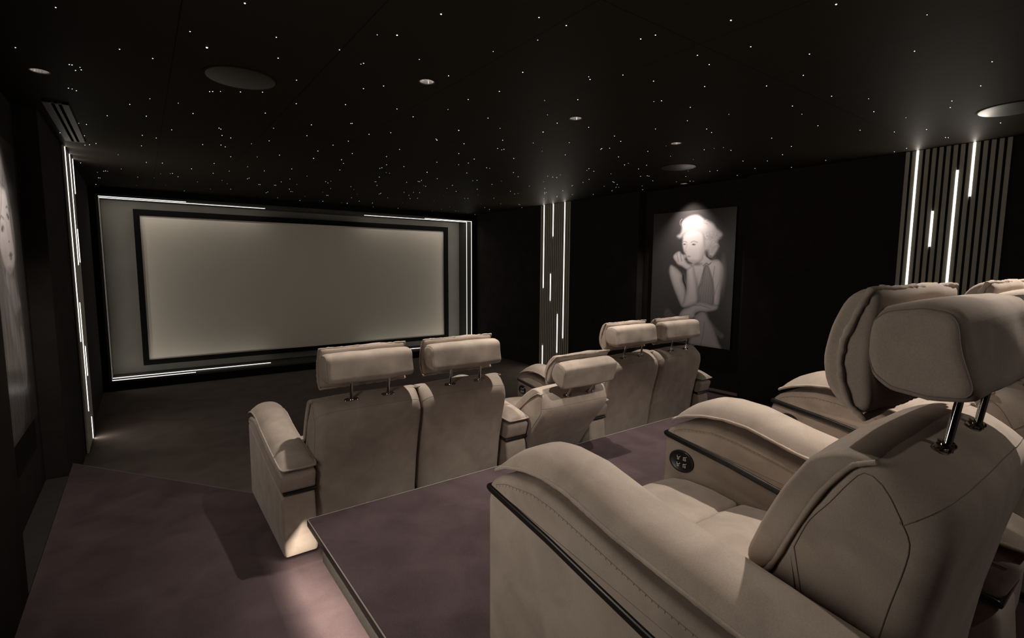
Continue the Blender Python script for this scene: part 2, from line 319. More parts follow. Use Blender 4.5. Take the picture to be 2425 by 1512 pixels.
def make_core(par):
    # base and seat
    mb = MB(); mb.box(-.30, .30, -.62, -.035, .02, .20, .012); mb.make('base', M['suede'], par, 40)
    seat = smooth_loop([(-.298, .352), (-.40, .362), (-.60, .362), (-.66, .34), (-.66, .21), (-.298, .205)], .014, 1)
    mb = MB(); pillow(mb, seat, .300, .014, .010, .001, 11, wob=.0012); mb.make('seat_cushion', M['suede'], par, 50)
    foot = smooth_loop([(-.290, .350), (-.20, .360), (-.10, .360), (-.035, .346), (.000, .305), (.010, .22), (.008, .07), (-.03, .06), (-.04, .205), (-.290, .205)], .014, 1)
    mb = MB(); pillow(mb, foot, .300, .014, .008, .001, 11, wob=.0012); mb.make('footrest_cushion', M['suede'], par, 50)
    # backrest shell with seams: soft rounding at the rear, crisp seamed edges at the front
    sp = smooth_loop(SHELL, .018, 1)
    def rs(y, z):
        if z > .70: return .020+.046*max(0, min(1, (-.835-y)/.06))
        return .014 if y > -.74 else (.050 if y < -.80 else .03)
    mb = MB(); rg = pillow(mb, sp, .296, .05, .008, .003, 13, wob=.0010, rs=rs); back = mb.make('backrest', M['suede'], par, 50)
    idx = [i for i, q in enumerate(sp) if q[1] > .16 and not (q[0] > -.72 and q[1] < .60)]
    i0 = min(idx, key=lambda i: (sp[i]-Vector((-.822, .20))).length); seq = sorted(idx, key=lambda i: (i-i0) % len(sp))
    for k, sx in ((0, 1), (-1, -1)):
        mb = MB(); mb.tube([Vector(rg[k][i])+Vector((sx*.0004, 0, 0)) for i in seq], .0009, 5); mb.make('back_seam', M['seam'], back)
    top = min(range(len(sp)), key=lambda i: (sp[i]-Vector((-.915, .757))).length)
    mb = MB(); mb.tube([rg[k][top] for k in range(len(rg))], .0009, 5); mb.make('back_seam', M['seam'], back)
    # cushion that wraps over the front of the shell
    cp = smooth_loop(CUSH, .012, 1)
    mb = MB(); rc = pillow(mb, cp, .298, .010, .008, .0, 15, wob=.0010); cu = mb.make('back_cushion', M['suede'], par, 50)
    mb = MB(); pillow(mb, smooth_loop(LUMB, .02, 2), .297, .016, .012, .0, 11); mb.make('lumbar_cushion', M['suede'], cu, 50)
    for sx in (-1, 1):
        x = sx*.2975
        w = [(-.828, .797), (-.808, .788), (-.790, .775), (-.752, .718), (-.715, .638), (-.682, .558), (-.662, .530), (-.636, .528)]
        pts = poly_path([(x, *q) for q in w], 5); pts.append(Vector((x-sx*.015, -.634, .530)))
        mb = MB(); mb.tube(pts, .0052, 7, False, .12); mb.make('cushion_welt', M['suede'], cu, 80)
    # headrest
    mb = MB(); bp = smooth_loop(BOLS, .010, 1); rb = pillow(mb, bp, .242, .026, .005, 0, 13, wob=.0014, radial=True); bo = mb.make('headrest_bolster', M['suede'], par, 50)
    for k in (2, len(rb)-3):
        mb = MB(); mb.tube([Vector(p) for p in rb[k]], .0012, 5, True); mb.make('bolster_seam', M['seam'], bo)
    mb = MB(); pp = smooth_loop(PILO, .012, 2); pillow(mb, pp, .242, .014, .006, 0, 17, wob=.0022); pi = mb.make('headrest_pillow', M['suede'], par, 60)
    w = [(-.785, 1.066), (-.768, 1.030), (-.752, .985), (-.746, .945), (-.753, .900), (-.770, .864), (-.788, .850)]
    loop = []
    def run(a, b, n): return [Vector(a).lerp(Vector(b), t/n) for t in range(n)]
    for a, b in zip(w, w[1:]): loop += run((-.244, *a), (-.244, *b), 5)
    loop += run((-.244, *w[-1]), (.244, *w[-1]), 40)
    rw = list(reversed(w))
    for a, b in zip(rw, rw[1:]): loop += run((.244, *a), (.244, *b), 5)
    loop += run((.244, *w[0]), (-.244, *w[0]), 40)
    loop = [v+Vector((0, random.uniform(-.0012, .0012), random.uniform(-.0015, .0015))) for v in loop]
    mb = MB(); mb.tube(loop, .0058, 7, True, .22); mb.make('pillow_welt', M['suede'], pi, 80)
    for sx in (-1, 1):
        x = sx*.1035; b = Vector((x, -.868, .782)); t = Vector((x, -.884, .905)); d = t-b
        mb = MB(); prof = [(0, .0088), (.10, .0100), (.105, .0092), (.115, .0086), (.80, .0080), (.88, .0086), (.94, .0120), (1.0, .0165)]
        rg = []
        for f, rr in prof:
            c = b+d*f; rg.append([(c.x+rr*math.cos(2*math.pi*k/16), c.y+rr*math.sin(2*math.pi*k/16)*.8, c.z) for k in range(16)])
        mb.rings(rg); po = mb.make('headrest_post', M['chrome'], par, 40)
        mb = MB()
        for ox in (-.018, .018):
            mb.lathe([(.017, -.006), (.0200, 0), (.0190, .0016), (.013, .0024), (.008, .0016)], (x+ox, -.868, .7945), 24, 1, .62)
        mb.lathe([(.0120, -.004), (.0120, .0045), (.0098, .0075)], (x, -.868, .7945), 24)
        mb.v = [(p[0], p[1], p[2]+.40*(p[1]+.868)) for p in mb.v]
        mb.make('escutcheon', M['chrome'], po, 40)

def copy_tree(o, parent=None):
    c = o.copy(); COL.objects.link(c)
    if parent is not None: c.parent = parent
    for ch in o.children: copy_tree(ch, c)
    return c

proto = thing('recliner', 'x', 'recliner'); make_core(proto)
arm_proto = {}
def new_recliner(loc, label, group, recl, arms):
    t = thing('recliner', label, 'recliner', loc, group)
    for ch in list(proto.children):
        c = copy_tree(ch, t)
        if recl and c.name.split('.')[0] in BACK_PARTS: lean(c, recl)
    for side, pan in arms:
        key = (side, pan)
        if key not in arm_proto:
            before = set(t.children); make_arm(t, side*.390, 0 if pan == 9 else pan, side if pan == 9 else 0); arm_proto[key] = [c for c in t.children if c not in before]
        else:
            for a in arm_proto[key]: copy_tree(a, t)
    return t
FR, BK = 'taupe recliners of the front row', 'taupe recliners of the back row'
FRONT_Y, BACK_Y = 3.53, 1.10
Z1, Z2, Z3 = .225, .465, .625
new_recliner((.979, FRONT_Y, Z1), 'taupe suede recliner at the left end of the front row, armrest on the aisle', FR, 2.5, [(-1, 9)])
new_recliner((1.586, FRONT_Y, Z1), 'taupe suede recliner second from left in the front row, with no armrest', FR, 2.5, [])
new_recliner((2.371, FRONT_Y, Z1), 'tipped-back taupe recliner in the middle of the front row, its headrest lowest', FR, 27, [(-1, 1), (1, -1)])
new_recliner((3.156, FRONT_Y, Z1), 'taupe suede recliner fourth from left in the front row, right of the tipped-back one', FR, 2.5, [])
new_recliner((3.764, FRONT_Y, Z1), 'taupe suede recliner at the right end of the front row, below the curly-haired portrait', FR, 2.5, [(1, 0)])
new_recliner((1.214, BACK_Y, Z3), 'large foreground taupe recliner at the left end of the back row', BK, 0, [(-1, 0), (1, -1)])
new_recliner((1.999, BACK_Y, Z3), 'taupe recliner of the back row partly hidden behind the large foreground one', BK, 0, [(1, -1)])
new_recliner((2.784, BACK_Y, Z3), 'taupe recliner at the right edge of the photo, mostly only its headrest showing', BK, 0, [(1, -1)])
def kill(o):
    for c in list(o.children): kill(c)
    bpy.data.objects.remove(o)
kill(proto)
# ------------------------------------------------------------------ room
XL, XR, YF, YB, ZC = -.49, 5.465, 8.60, -1.2, 2.745
NL, NR = -.61, 5.585                                     # backs of the two poster niches
# floors: front level, middle platform with a slanted front edge, back platform, rear platform
struct('floor', MB().box(-1.2, 6.2, 2.0, 9.4, -.12, 0), M['carpetfront'])
def slab(name, poly, z0, z1, mat):
    mb = MB(); n = len(poly)
    mb.rings([[(x, y, z0) for x, y in poly], [(x, y, z1) for x, y in poly]]); return struct(name, mb, mat)
mid = [(XL, -1.2), (XR, -1.2), (XR, 4.90), (4.47, 3.57), (.515, 3.57), (XL, 4.90)]
slab('floor', mid, .001, Z1, M['carpet'])
tier = MB()
struct('floor', MB().box(.66, 4.13, -1.19, 2.515, Z2-.034, Z2-.0115).box(.605, 4.13, -1.19, 2.515, Z2-.0115, Z2), M['carpet'])
struct('riser', MB().box(.665, 4.07, -1.19, 2.535-.03, Z1, Z2-.034), M['riser'])
bpy.data.objects['riser'].name = 'trim_5'
nz = MB()
nz.box(.5985, .6085, -1.19, 2.5205, Z2-.036, Z2-.003, .003); nz.box(.5985, 4.135, 2.5135, 2.5205, Z2-.036, Z2-.003, .003)
struct('trim_1', nz, M['nose'])
nz = MB()
nz.box(.5990, .6035, -1.19, 2.521, Z2-.004, Z2+.0015); nz.box(.5990, 4.135, 2.5165, 2.521, Z2-.004, Z2+.0015)
struct('trim_2', nz, M['alu'])
struct('floor', MB().box(.78, 4.0, -1.18, 1.06, Z2+.001, Z3), M['carpet'])
# slanted edge strip of the middle platform
nz = MB(); a = Vector((XL, 4.90, Z1)); b = Vector((.515, 3.57, Z1)); nz.tube([a, b], .0035, 6); a = Vector((XR, 4.90, Z1)); b = Vector((4.47, 3.57, Z1)); nz.tube([a, b], .0035, 6)
nz.tube([(.515, 3.57, Z1), (4.47, 3.57, Z1)], .0035, 6)
struct('trim_3', nz, plain('platform_edge', (.10, .085, .08), .6))

# side walls with a poster niche each
def side_wall(x, xn, sgn, y0, y1, name):
    t = .25; o = x+sgn*t
    for xx, a, b in ((x, YB, y0), (x, y1, YF+.7), (xn, y0, y1)):
        struct(name, MB().box(min(xx, o), max(xx, o), a, b, -.1, ZC+.1), M['wall'])
side_wall(XL, NL, -1, 3.02, 4.62, 'wall_left'); side_wall(XR, NR, 1, 3.02, 4.53, 'wall_right')
struct('wall_back', MB().box(XL-.2, XR+.2, YB-.2, YB, -.1, ZC+.1), M['wall'])
struct('baseboard_right', MB().box(XR+.001, NR, 3.021, 4.529, .12, Z1+.030, .003), M['carpet'])
struct('baseboard_left', MB().box(NL, XL-.001, 3.021, 4.619, .12, Z1+.004, .002), M['wall'])
# front wall around the screen recess
NX0, NX1, NZ0, NZ1, NY = -.388, 5.342, .146, 2.615, 9.10
fw = MB(); fw.box(XL-.2, NX0-.03, YF, YF+.2, -.1, ZC+.1); fw.box(NX1+.03, XR+.2, YF, YF+.2, -.1, ZC+.1); fw.box(NX0-.03, NX1+.03, YF, YF+.2, NZ1+.03, ZC+.1); fw.box(NX0-.03, NX1+.03, YF, YF+.2, -.1, NZ0-.03)
struct('wall_front', fw, M['wallblack'])
rv = MB();  rv.box(NX1, NX1+.03, YF-.004, NY, NZ0-.03, NZ1+.03); rv.box(NX0, NX1, YF-.004, NY, NZ1, NZ1+.03); rv.box(NX0, NX1, YF-.004, NY, NZ0-.03, NZ0)
yo, yi, W, P_ = YF+.002, 8.785, .014, .0055
for a, b in ((YF-.004, yo), (yo+W, yi), (yi+W, NY)): rv.box(NX0-.03, NX0, a, b, NZ0-.03, NZ1+.03)
rv.box(NX0-.03, NX0-.012, yo, yo+W, NZ0-.03, NZ1+.03); rv.box(NX0-.03, NX0-.012, yi, yi+W, NZ0-.03, NZ1+.03)
struct('trim_4', rv, M['reveal'])
struct('wall_recess', MB().box(NX0-.03, NX1+.03, NY, NY+.1, NZ0-.03, NZ1+.03), M['niche'])

# light frame around the screen
lf = thing('light_frame', 'frame of thin white light lines around the edge of the screen recess', 'light frame', ((NX0+NX1)/2, YF, NZ0))
def strip(mb, name, par, mat):
    o = mb.make(name, mat, None, 40); o.location = -par.location; o.parent = par; return o
def fstrip(x0, x1, y0, y1, z0, z1):
    strip(MB().box(x0, x1, y0, y1, z0, z1), 'light_strip', lf, M['ledscreen'])
    yc, xc, zc = (y0+y1)/2, (x0+x1)/2, (z0+z1)/2; col = (1, .92, .82); iz = zc < .3; k = LED_F*(.6 if iz else 1.1)
    if x1-x0 > .1: strip_lamp((x0, yc, z1 if iz else z0), (x1, yc, z1 if iz else z0), (0, .35, 1 if iz else -1), .012, k, col, lf, .003)
    else: strip_lamp(((x1 if xc < 1 else x0), yc, z0), ((x1 if xc < 1 else x0), yc, z1), (1 if xc < 1 else -1, .35, 0), .012, k, col, lf, .003)
fstrip(NX0, .58, yo, yo+W, NZ1-P_, NZ1-.0005); fstrip(NX0, 1.64, yi, yi+W, NZ1-P_, NZ1-.0005)
fstrip(4.324, NX1, yo, yo+W, NZ1-P_, NZ1-.0005); fstrip(3.24, NX1, yi, yi+W, NZ1-P_, NZ1-.0005)
fstrip(NX0, .577, yo, yo+W, NZ0+.0005, NZ0+P_); fstrip(NX0, 1.625, yi, yi+W, NZ0+.0005, NZ0+P_)
fstrip(4.324, NX1, yo, yo+W, NZ0+.0005, NZ0+P_); fstrip(3.24, NX1, yi, yi+W, NZ0+.0005, NZ0+P_)
for yy in (yo, yi):
    fstrip(NX1-.0012, NX1-.0003, yy, yy+W, NZ0+P_, NZ1-P_)
    fstrip(NX0-.0115, NX0-.004, yy+.001, yy+W-.001, NZ0+P_, NZ1-P_)

# projection screen
ps = thing('projection_screen', 'wide blank grey projection screen in a black frame on the front wall', 'screen', (2.475, 9.0, .26))
SX0, SX1, SZ0, SZ1, SY = -.035, 5.006, .262, 2.502, 8.95
sf = MB(); b_ = .085
for q in ((SX0, SX1, SZ1-b_, SZ1), (SX0, SX1, SZ0, SZ0+b_*.85), (SX0, SX0+b_*.85, SZ0+b_*.85, SZ1-b_), (SX1-b_*1.1, SX1, SZ0+b_*.85, SZ1-b_)):
    sf.box(q[0], q[1], SY, NY-.0005, q[2], q[3], .003, 1)
strip(sf, 'screen_frame', ps, M['velvet'])
strip(MB().box(SX0+.06, SX1-.08, SY+.022, SY+.04, SZ0+.05, SZ1-.06), 'screen_surface', ps, M['screen'])

# ------------------------------------------------------------------ slatted panels with light strips
def slat_panel(label, x, sgn, ya, n, zb, lights):
    """x: face of the slats; sgn: direction into the wall; slats of 28 mm on a 46 mm pitch from ya upwards in y"""
    pitch, w = .046, .029; yb = ya+pitch*(n-1)+w
    t = thing('slat_panel', label, 'wall panel', (x, (ya+yb)/2, zb), 'slatted panels with light strips')
    xb = x+sgn*.014; xw = x+sgn*.019
    strip(MB().box(min(xb, xw), max(xb, xw), ya, yb, zb+.001, ZC-.001), 'backing', t, M['slatback'])
    mb = MB()
    for k in range(n): mb.box(min(x, xb), max(x, xb), ya+k*pitch, ya+k*pitch+w, zb+.001, ZC-.001, .0015, 1)
    strip(mb, 'slats', t, M['slat'])
    for y, z0, z1 in lights:
        k = round((y-(ya+w+(pitch-w)/2))/pitch); yc = ya+w+(pitch-w)/2+k*pitch; z1 = min(z1, ZC-.002); z0 = max(z0, zb+.004)
        mb = MB(); rg = []; nb = 8
        prof = [(xb-sgn*.001, -.0068)] + [(x-sgn*.005*math.sin(math.pi*q/nb), -.0068*math.cos(math.pi*q/nb)) for q in range(nb+1)] + [(xb-sgn*.001, .0068)]
        mb.rings([[(px, yc+py, z) for px, py in prof] for z in (z0, z1)])
        strip(mb, 'light_strip', t, M['led'])
        strip_lamp((x-sgn*.0055, yc, z0), (x-sgn*.0055, yc, z1), (-sgn, 0, 0), .014, LED_P, (1, .90, .78), t)
FARL = [(6.51, 1.377, 2.75), (6.272, 2.224, 2.75), (6.0, .579, 2.75), (6.335, 1.171, 1.612), (6.152, .323, .957), (6.485, 0, .393)]
slat_panel('tall slatted panel with white light strips near the screen on the right wall', 5.446, 1, 5.862, 16, 0, FARL)
slat_panel('tall slatted panel with large white light strips at the right edge of the photo', 5.446, 1, .920, 15, Z1, [(1.5175, .9, 2.75), (1.2415, .5, 2.538), (1.1495, 2.318, 2.75), (1.3795, 1.92, 2.219)])
slat_panel('tall slatted panel with white light strips on the left wall, seen almost edge-on', -.470, -1, 5.862, 16, 0, [(5.96, 1.023, 2.75), (6.315, 1.715, 2.75), (6.57, 2.409, 2.75), (6.49, 1.74, 2.063), (6.15, .334, 1.368), (6.317, .644, .934), (6.34, 0, .222)])
slat_panel('slatted panel with white light strips on the left wall beside the back row', -.470, -1, .920, 15, Z1, [(1.5175, 1.0, 2.30), (1.2415, .80, 2.10), (1.1495, 1.5, 2.30), (1.3795, 1.2, 1.70)])

# ------------------------------------------------------------------ ceiling with holes for the downlights
LIGHTS = [(1.34, 2.625, 0), (2.472, 2.625, 0), (3.61, 2.63, 0), (5.385, 3.79, 1), (-.37, 3.74, 1),
          (2.28, .42, 0), (1.34, -.80, 0), (2.472, -.80, 0), (1.32, 1.00, 0)]  # the pair behind the camera is unseen, added as weak fill from the rear
RH = .040
bm = bmesh.new(); es = []
cx0, cx1, cy0, cy1 = XL-.2, XR+.2, YB-.1, YF+.15
vs = [bm.verts.new(p) for p in ((cx0, cy0, ZC), (cx1, cy0, ZC), (cx1, cy1, ZC), (cx0, cy1, ZC))]
for i in range(4): es.append(bm.edges.new((vs[i], vs[(i+1) % 4])))
for x, y, k in LIGHTS:
    ring = [bm.verts.new((x+RH*math.cos(2*math.pi*i/32), y+RH*math.sin(2*math.pi*i/32), ZC)) for i in range(32)]
    for i in range(32): es.append(bm.edges.new((ring[i], ring[(i+1) % 32])))
bmesh.ops.triangle_fill(bm, use_beauty=True, use_dissolve=False, edges=es)
me = bpy.data.meshes.new('ceiling'); bm.to_mesh(me); bm.free(); me.materials.append(M['ceiling'])
ce = bpy.data.objects.new('ceiling', me); COL.objects.link(ce); tag(ce, kind='structure')

LAB = ['round recessed downlight in the ceiling, leftmost of the row across the front seats', 'round recessed downlight in the ceiling, in the middle of the row across the front seats',
       'round recessed downlight in the ceiling, rightmost of the row across the front seats',
       'small downlight close to the right wall above the portrait of the curly-haired woman', 'bright downlight at the far left of the ceiling above the long-haired portrait',
       'round recessed downlight in the ceiling above the back row',
       'unseen fill lamp added in the ceiling behind the camera on the left', 'unseen fill lamp added in the ceiling behind the camera on the right', 'round recessed downlight in the ceiling above the lap of the foreground recliner']
SPOT = {}
for i, (x, y, k) in enumerate(LIGHTS):
    t = thing('downlight', LAB[i], 'downlight', (x, y, ZC), 'recessed ceiling downlights')
    mb = MB(); mb.lathe([(RH+.005, -.0005), (RH+.0055, -.002), (RH, -.0025), (RH-.002, 0), (RH-.002, .001)], (0, 0, 0), 32, cap0=False, cap1=False); mb.make('rim', M['alu'] if False else M['vent'], t, 40)
    mb = MB(); mb.lathe([(RH-.001, 0), (.034, .018), (.027, .040), (.023, .062)], (0, 0, 0), 32, cap0=False, cap1=False); mb.make('reflector', M['reflector'], t, 40)
    mb = MB(); mb.lathe([(.0235, .060), (.010, .0595)], (0, 0, 0), 24, cap0=False); mb.make('lens', M['lamp'], t)
    l = bpy.data.lights.new('downlight_lamp', 'SPOT'); l.energy = PW[i]; l.color = WARM; l.spot_size = R(PA[i]); l.spot_blend = PB[i]; l.shadow_soft_size = .020
    o = bpy.data.objects.new('downlight_lamp', l); COL.objects.link(o); o.parent = t; o.location = (0, 0, -.012)
    if i in AIM: 
        d = Vector(AIM[i]); o.rotation_euler = d.to_track_quat('-Z', 'Y').to_euler()

# step light under the nosing of the back platform
l = bpy.data.lights.new('step_light', 'AREA'); l.shape = 'RECTANGLE'; l.size = .010; l.size_y = 3.66; l.energy = STEP_W; l.color = (1, .87, .72)
o = bpy.data.objects.new('step_light', l); COL.objects.link(o); o.location = (.6195, .68, Z2-.0165); o.rotation_euler = (0, R(52), 0)

# ceiling speakers
for x, y, lab in ((.505, 3.20, 'large round dark speaker grille in the ceiling left of centre'), (4.47, 3.22, 'round dark speaker grille in the ceiling above the curly-haired portrait'), (4.52, .775, 'round speaker grille in the ceiling at the right edge of the photo')):
    t = thing('ceiling_speaker', lab, 'speaker', (x, y, ZC), 'round ceiling speakers')
    mb = MB(); mb.lathe([(.166, -.0005), (.170, -.004), (.162, -.006), (.02, -.0075)], (0, 0, 0), 48); mb.make('grille', M['grille'], t, 40)
    mb = MB(); mb.lathe([(.181, 0), (.181, -.003), (.172, -.004), (.170, -.0005)], (0, 0, 0), 48, cap0=False, cap1=False); mb.make('rim', M['ceiling'], t, 40)
# slot air vent
t = thing('air_vent', 'long black slot air vent in the ceiling at the left wall', 'vent', (-.372, 4.98, ZC))
mb = MB(); x0, x1, y0, y1 = -.437, -.308, 4.36, 5.62
for a, b in ((0, .33), (.46, .60), (.73, 1.0)): mb.box(x0+(x1-x0)*a+.372, x0+(x1-x0)*b+.372, y0-4.98, y1-4.98, -.012, -.0005, .001, 1)
mb.box(x0+.372, x1+.372, y0-4.98, y0-4.98+.012, -.012, -.0005); mb.box(x0+.372, x1+.372, y1-4.98-.012, y1-4.98, -.012, -.0005)
mb.make('vent_frame', M['vent'], t)
MB().box(x0+.373, x1+.371, y0-4.979, y1-4.981, -.003, -.0004).make('vent_duct', M['void'], t)

# star points: the 300 nearest one by one, the rest as one mass
st = [tuple(int(v) for v in s.split(',')) for s in STARS.split()]
def dome(mb, x, y, r):
    mb.lathe([(r, 0), (r*.8, -r*.35), (r*.4, -r*.6)], (x, y, 0), 8)
SR = (.0016, .0024, .0033, .0046)
sm = {}
for b in range(4):
    mb = MB(); dome(mb, 0, 0, SR[b]); me = bpy.data.meshes.new('star_light'); me.from_pydata(mb.v, [], mb.f); me.materials.append(M['star']); sm[b] = me
rest = MB()
for i, (x, y, b) in enumerate(st):
    x /= 1000; y /= 1000
    if i < 300:
        o = bpy.data.objects.new('star_light', sm[b]); COL.objects.link(o); o.location = (x, y, ZC-.0003)
        tag(o, 'tiny white star point of light set in the dark ceiling', 'star light', 'star points scattered over the ceiling')
    else: dome(rest, x, y, SR[b])
o = rest.make('star_field', M['star']); o.location = (0, 0, ZC-.0003)
tag(o, 'cluster of the faintest star points in the dark ceiling close to the screen wall', 'star lights', kind='stuff')

# ------------------------------------------------------------------ portrait posters: soft black-and-white prints
def sdf(P, poly):
    q = np.array(poly, float)/1000; q = q*np.array(ASP); n = len(q); X = P[:, 0]; Y = P[:, 1]
    d = np.full(len(P), 1e9); ins = np.zeros(len(P), bool)
    for i in range(n):
        a = q[i]; b = q[(i+1) % n]; e = b-a; L = max(e@e, 1e-12)
        t = np.clip(((X-a[0])*e[0]+(Y-a[1])*e[1])/L, 0, 1)
        d = np.minimum(d, np.hypot(X-a[0]-t*e[0], Y-a[1]-t*e[1]))
        c = ((a[1] > Y) != (b[1] > Y)); 
        with np.errstate(divide='ignore', invalid='ignore'): xi = (b[0]-a[0])*(Y-a[1])/(b[1]-a[1])+a[0]
        ins ^= (c & (X < xi))
    return np.where(ins, d, -d)
ASP = (1.164, 1.672)
def curve(poly):
    p = [Vector(q) for q in poly]; n = len(p); out = []
    for i in range(n):
        a, b, c, d = p[i-1], p[i], p[(i+1) % n], p[(i+2) % n]
        for k in range(4):
            t = k/4; out.append(tuple(.5*((2*b)+(c-a)*t+(2*a-5*b+4*c-d)*t*t+(3*b-a-3*c+d)*t**3)))
    return out
class Print:
    def __init__(s, nu, nv, bg):
        u, v = np.meshgrid(np.linspace(0, 1, nu), np.linspace(0, 1, nv)); s.nu, s.nv = nu, nv
        s.P = np.stack([u.ravel()*ASP[0], v.ravel()*ASP[1]], 1); s.u = u.ravel(); s.v = v.ravel(); s.g = np.full(len(s.u), bg)
    def poly(s, p, val, soft=.008, op=1., shade=None):
        d = sdf(s.P, curve(p)); m = np.clip(d/soft*.5+.5, 0, 1)*op; v = val
        if shade: v = val*(1-shade[0]*(1-np.clip(d/shade[1], 0, 1))**2)
        s.g = s.g*(1-m)+v*m
    def blob(s, c, r, val, soft=.6, op=1., rot=0.):
        x = s.P[:, 0]-c[0]/1000*ASP[0]; y = s.P[:, 1]-c[1]/1000*ASP[1]; a = math.radians(rot)
        xx = (x*math.cos(a)+y*math.sin(a))/r[0]; yy = (-x*math.sin(a)+y*math.cos(a))/r[1]
        m = np.clip((1-np.hypot(xx, yy))/soft, 0, 1)*op; s.g = s.g*(1-m)+val*m
    def stroke(s, pts, w, val, op=1., soft=.006):
        pts = np.array(pts, float)/1000*np.array(ASP); d = np.full(len(s.u), 1e9)
        for a, b in zip(pts, pts[1:]):
            e = b-a; L = max(e@e, 1e-12); t = np.clip(((s.P[:, 0]-a[0])*e[0]+(s.P[:, 1]-a[1])*e[1])/L, 0, 1)
            d = np.minimum(d, np.hypot(s.P[:, 0]-a[0]-t*e[0], s.P[:, 1]-a[1]-t*e[1]))
        m = np.clip((w-d)/soft+.5, 0, 1)*op; s.g = s.g*(1-m)+val*m
def poster(label, x, y0, y1, sgn, pr, tint):
    """x: face of the print, sgn +1 = hangs on the right wall (left edge at y1), -1 = on the left wall"""
    t = thing('poster', label, 'poster', (x, (y0+y1)/2, .761), 'portrait posters in the side niches')
    back = NR if sgn > 0 else NL
    strip(MB().box(min(x, back)+(.003 if sgn < 0 else 0), max(x, back)-(.003 if sgn > 0 else 0), y0, y1, .761, 2.433), 'picture_panel', t, M['wallblack'])
    V = []; xx = x-sgn*.0006
    for u, v in zip(pr.u, pr.v): V.append((xx, y1-(y1-y0)*u if sgn > 0 else y0+(y1-y0)*u, .761+1.672*v))
    F = [(j*pr.nu+i, j*pr.nu+i+1, (j+1)*pr.nu+i+1, (j+1)*pr.nu+i) for j in range(pr.nv-1) for i in range(pr.nu-1)]
    m, nt, b = new_mat('print'); at = nt.nodes.new('ShaderNodeVertexColor'); at.layer_name = 'ink'; nt.links.new(at.outputs[0], b.inputs['Base Color'])
    b.inputs['Roughness'].default_value = .22; b.inputs['Specular IOR Level'].default_value = .35
    o = mesh_obj('picture_print', V, F, m, None); ca = o.data.color_attributes.new('ink', 'FLOAT_COLOR', 'POINT')
    g = np.clip(pr.g, 0, 1); arr = np.stack([g*tint[0], g*tint[1], g*tint[2], np.ones_like(g)], 1).astype(np.float32); ca.data.foreach_set('color', arr.ravel())
    o.location = -t.location; o.parent = t; return t
A = {
'hair':[(371,907),(395,937),(463,959),(530,966),(580,961),(640,935),(697,917),(754,895),(796,859),(852,827),(859,802),(811,770),(824,730),(801,691),(764,659),(716,667),(681,697),(648,703),(653,748),(641,809),(590,821),(472,825),(412,827),(387,807),(352,799),(315,819),(358,839),(373,870)],
'face':[(403,827),(389,775),(395,738),(411,701),(434,680),(450,654),(483,627),(521,615),(572,622),(620,647),(653,688),(657,738),(644,809),(622,845),(554,863),(470,861)],
'neck':[(529,620),(649,698),(684,657),(751,618),(673,586),(640,484),(604,410),(568,441),(535,544)],
'torso':[(719,629),(813,638),(861,616),(887,577),(885,508),(869,408),(856,318),(807,300),(774,314),(677,310),(626,328),(595,410),(660,545),(688,606)],
'dress':[(665,588),(713,596),(758,526),(782,466),(793,386),(787,315),(644,308),(616,359),(600,410),(633,463),(661,535)],
'uparm':[(242,590),(275,596),(359,559),(406,522),(413,479),(447,438),(469,375),(466,300),(432,277),(395,297),(346,360),(306,413),(265,477),(235,542)],
'forearm':[(464,575),(530,606),(560,544),(591,462),(608,400),(610,328),(561,299),(450,276),(422,288),(444,353),(463,417),(460,501)],
'hand':[(280,660),(306,687),(358,702),(395,680),(445,674),(437,638),(470,612),(505,606),(523,586),(465,565),(402,585),(344,601),(310,628)],
'lap':[(399,233),(476,280),(626,328),(774,314),(846,307),(825,276),(714,255),(599,244),(568,200),(395,173)],
'legs':[(583,222),(648,259),(689,267),(723,250),(759,201),(820,133),(874,46),(896,-8),(700,-6),(530,0),(542,81),(569,189)],
'skirt':[(759,201),(851,136),(924,101),(903,74),(838,104)],
'cuff':[(188,221),(233,257),(291,227),(338,208),(393,200),(339,186),(209,189)]}
p = Print(172, 248, .075)
SK = (.55, .07)
p.poly(A['cuff'], .16, .02); p.poly(A['skirt'], .22, .012); p.poly(A['legs'], .62, .012, shade=SK); p.poly(A['torso'], .84, .012, shade=SK)
p.blob((880, 520), (.06, .30), .42, .9, .6); p.poly(A['neck'], .80, .012); p.blob((590, 606), (.11, .035), .22, .9, .85); p.stroke([(560, 600), (640, 640), (660, 690)], .012, .30, .6, .02)
p.poly(A['dress'], .42, .008, shade=(.4, .05))
for k in range(11): p.stroke([(655+11*k, 578-14*abs(k-3)), (625+15*k, 325)], .0025, .28 if k % 2 else .55, .5)
p.stroke([(690, 600), (640, 500), (604, 415)], .003, .08, .8); p.poly([(655, 655), (700, 648), (745, 616), (722, 600), (688, 612), (662, 588)], .72, .008); p.stroke([(655, 590), (690, 613), (722, 600), (748, 617)], .004, .05)
p.stroke([(788, 590), (775, 500), (800, 400), (790, 310)], .004, .20, .7); p.stroke([(845, 480), (815, 420), (800, 380)], .003, .25, .6)
p.poly(A['uparm'], .84, .012, shade=SK); p.blob((450, 450), (.035, .2), .30, .9, .7, 12); p.stroke([(418, 520), (425, 479), (458, 430), (474, 372), (455, 300), (432, 280)], .010, .04, .95)
p.poly(A['lap'], .80, .012, shade=SK); p.poly(A['forearm'], .90, .012, shade=SK); p.blob((602, 420), (.028, .2), .40, .9, .7, 6)
p.stroke([(470, 268), (560, 298), (640, 302), (760, 285)], .005, .26, .8, .012); p.stroke([(583, 225), (640, 255), (700, 256), (760, 200)], .005, .12, .8); p.stroke([(700, 180), (692, 90), (665, 0)], .005, .2, .6, .012)
for k in range(4): p.stroke([(430+28*k, 226), (412+24*k, 186)], .003, .25, .6)
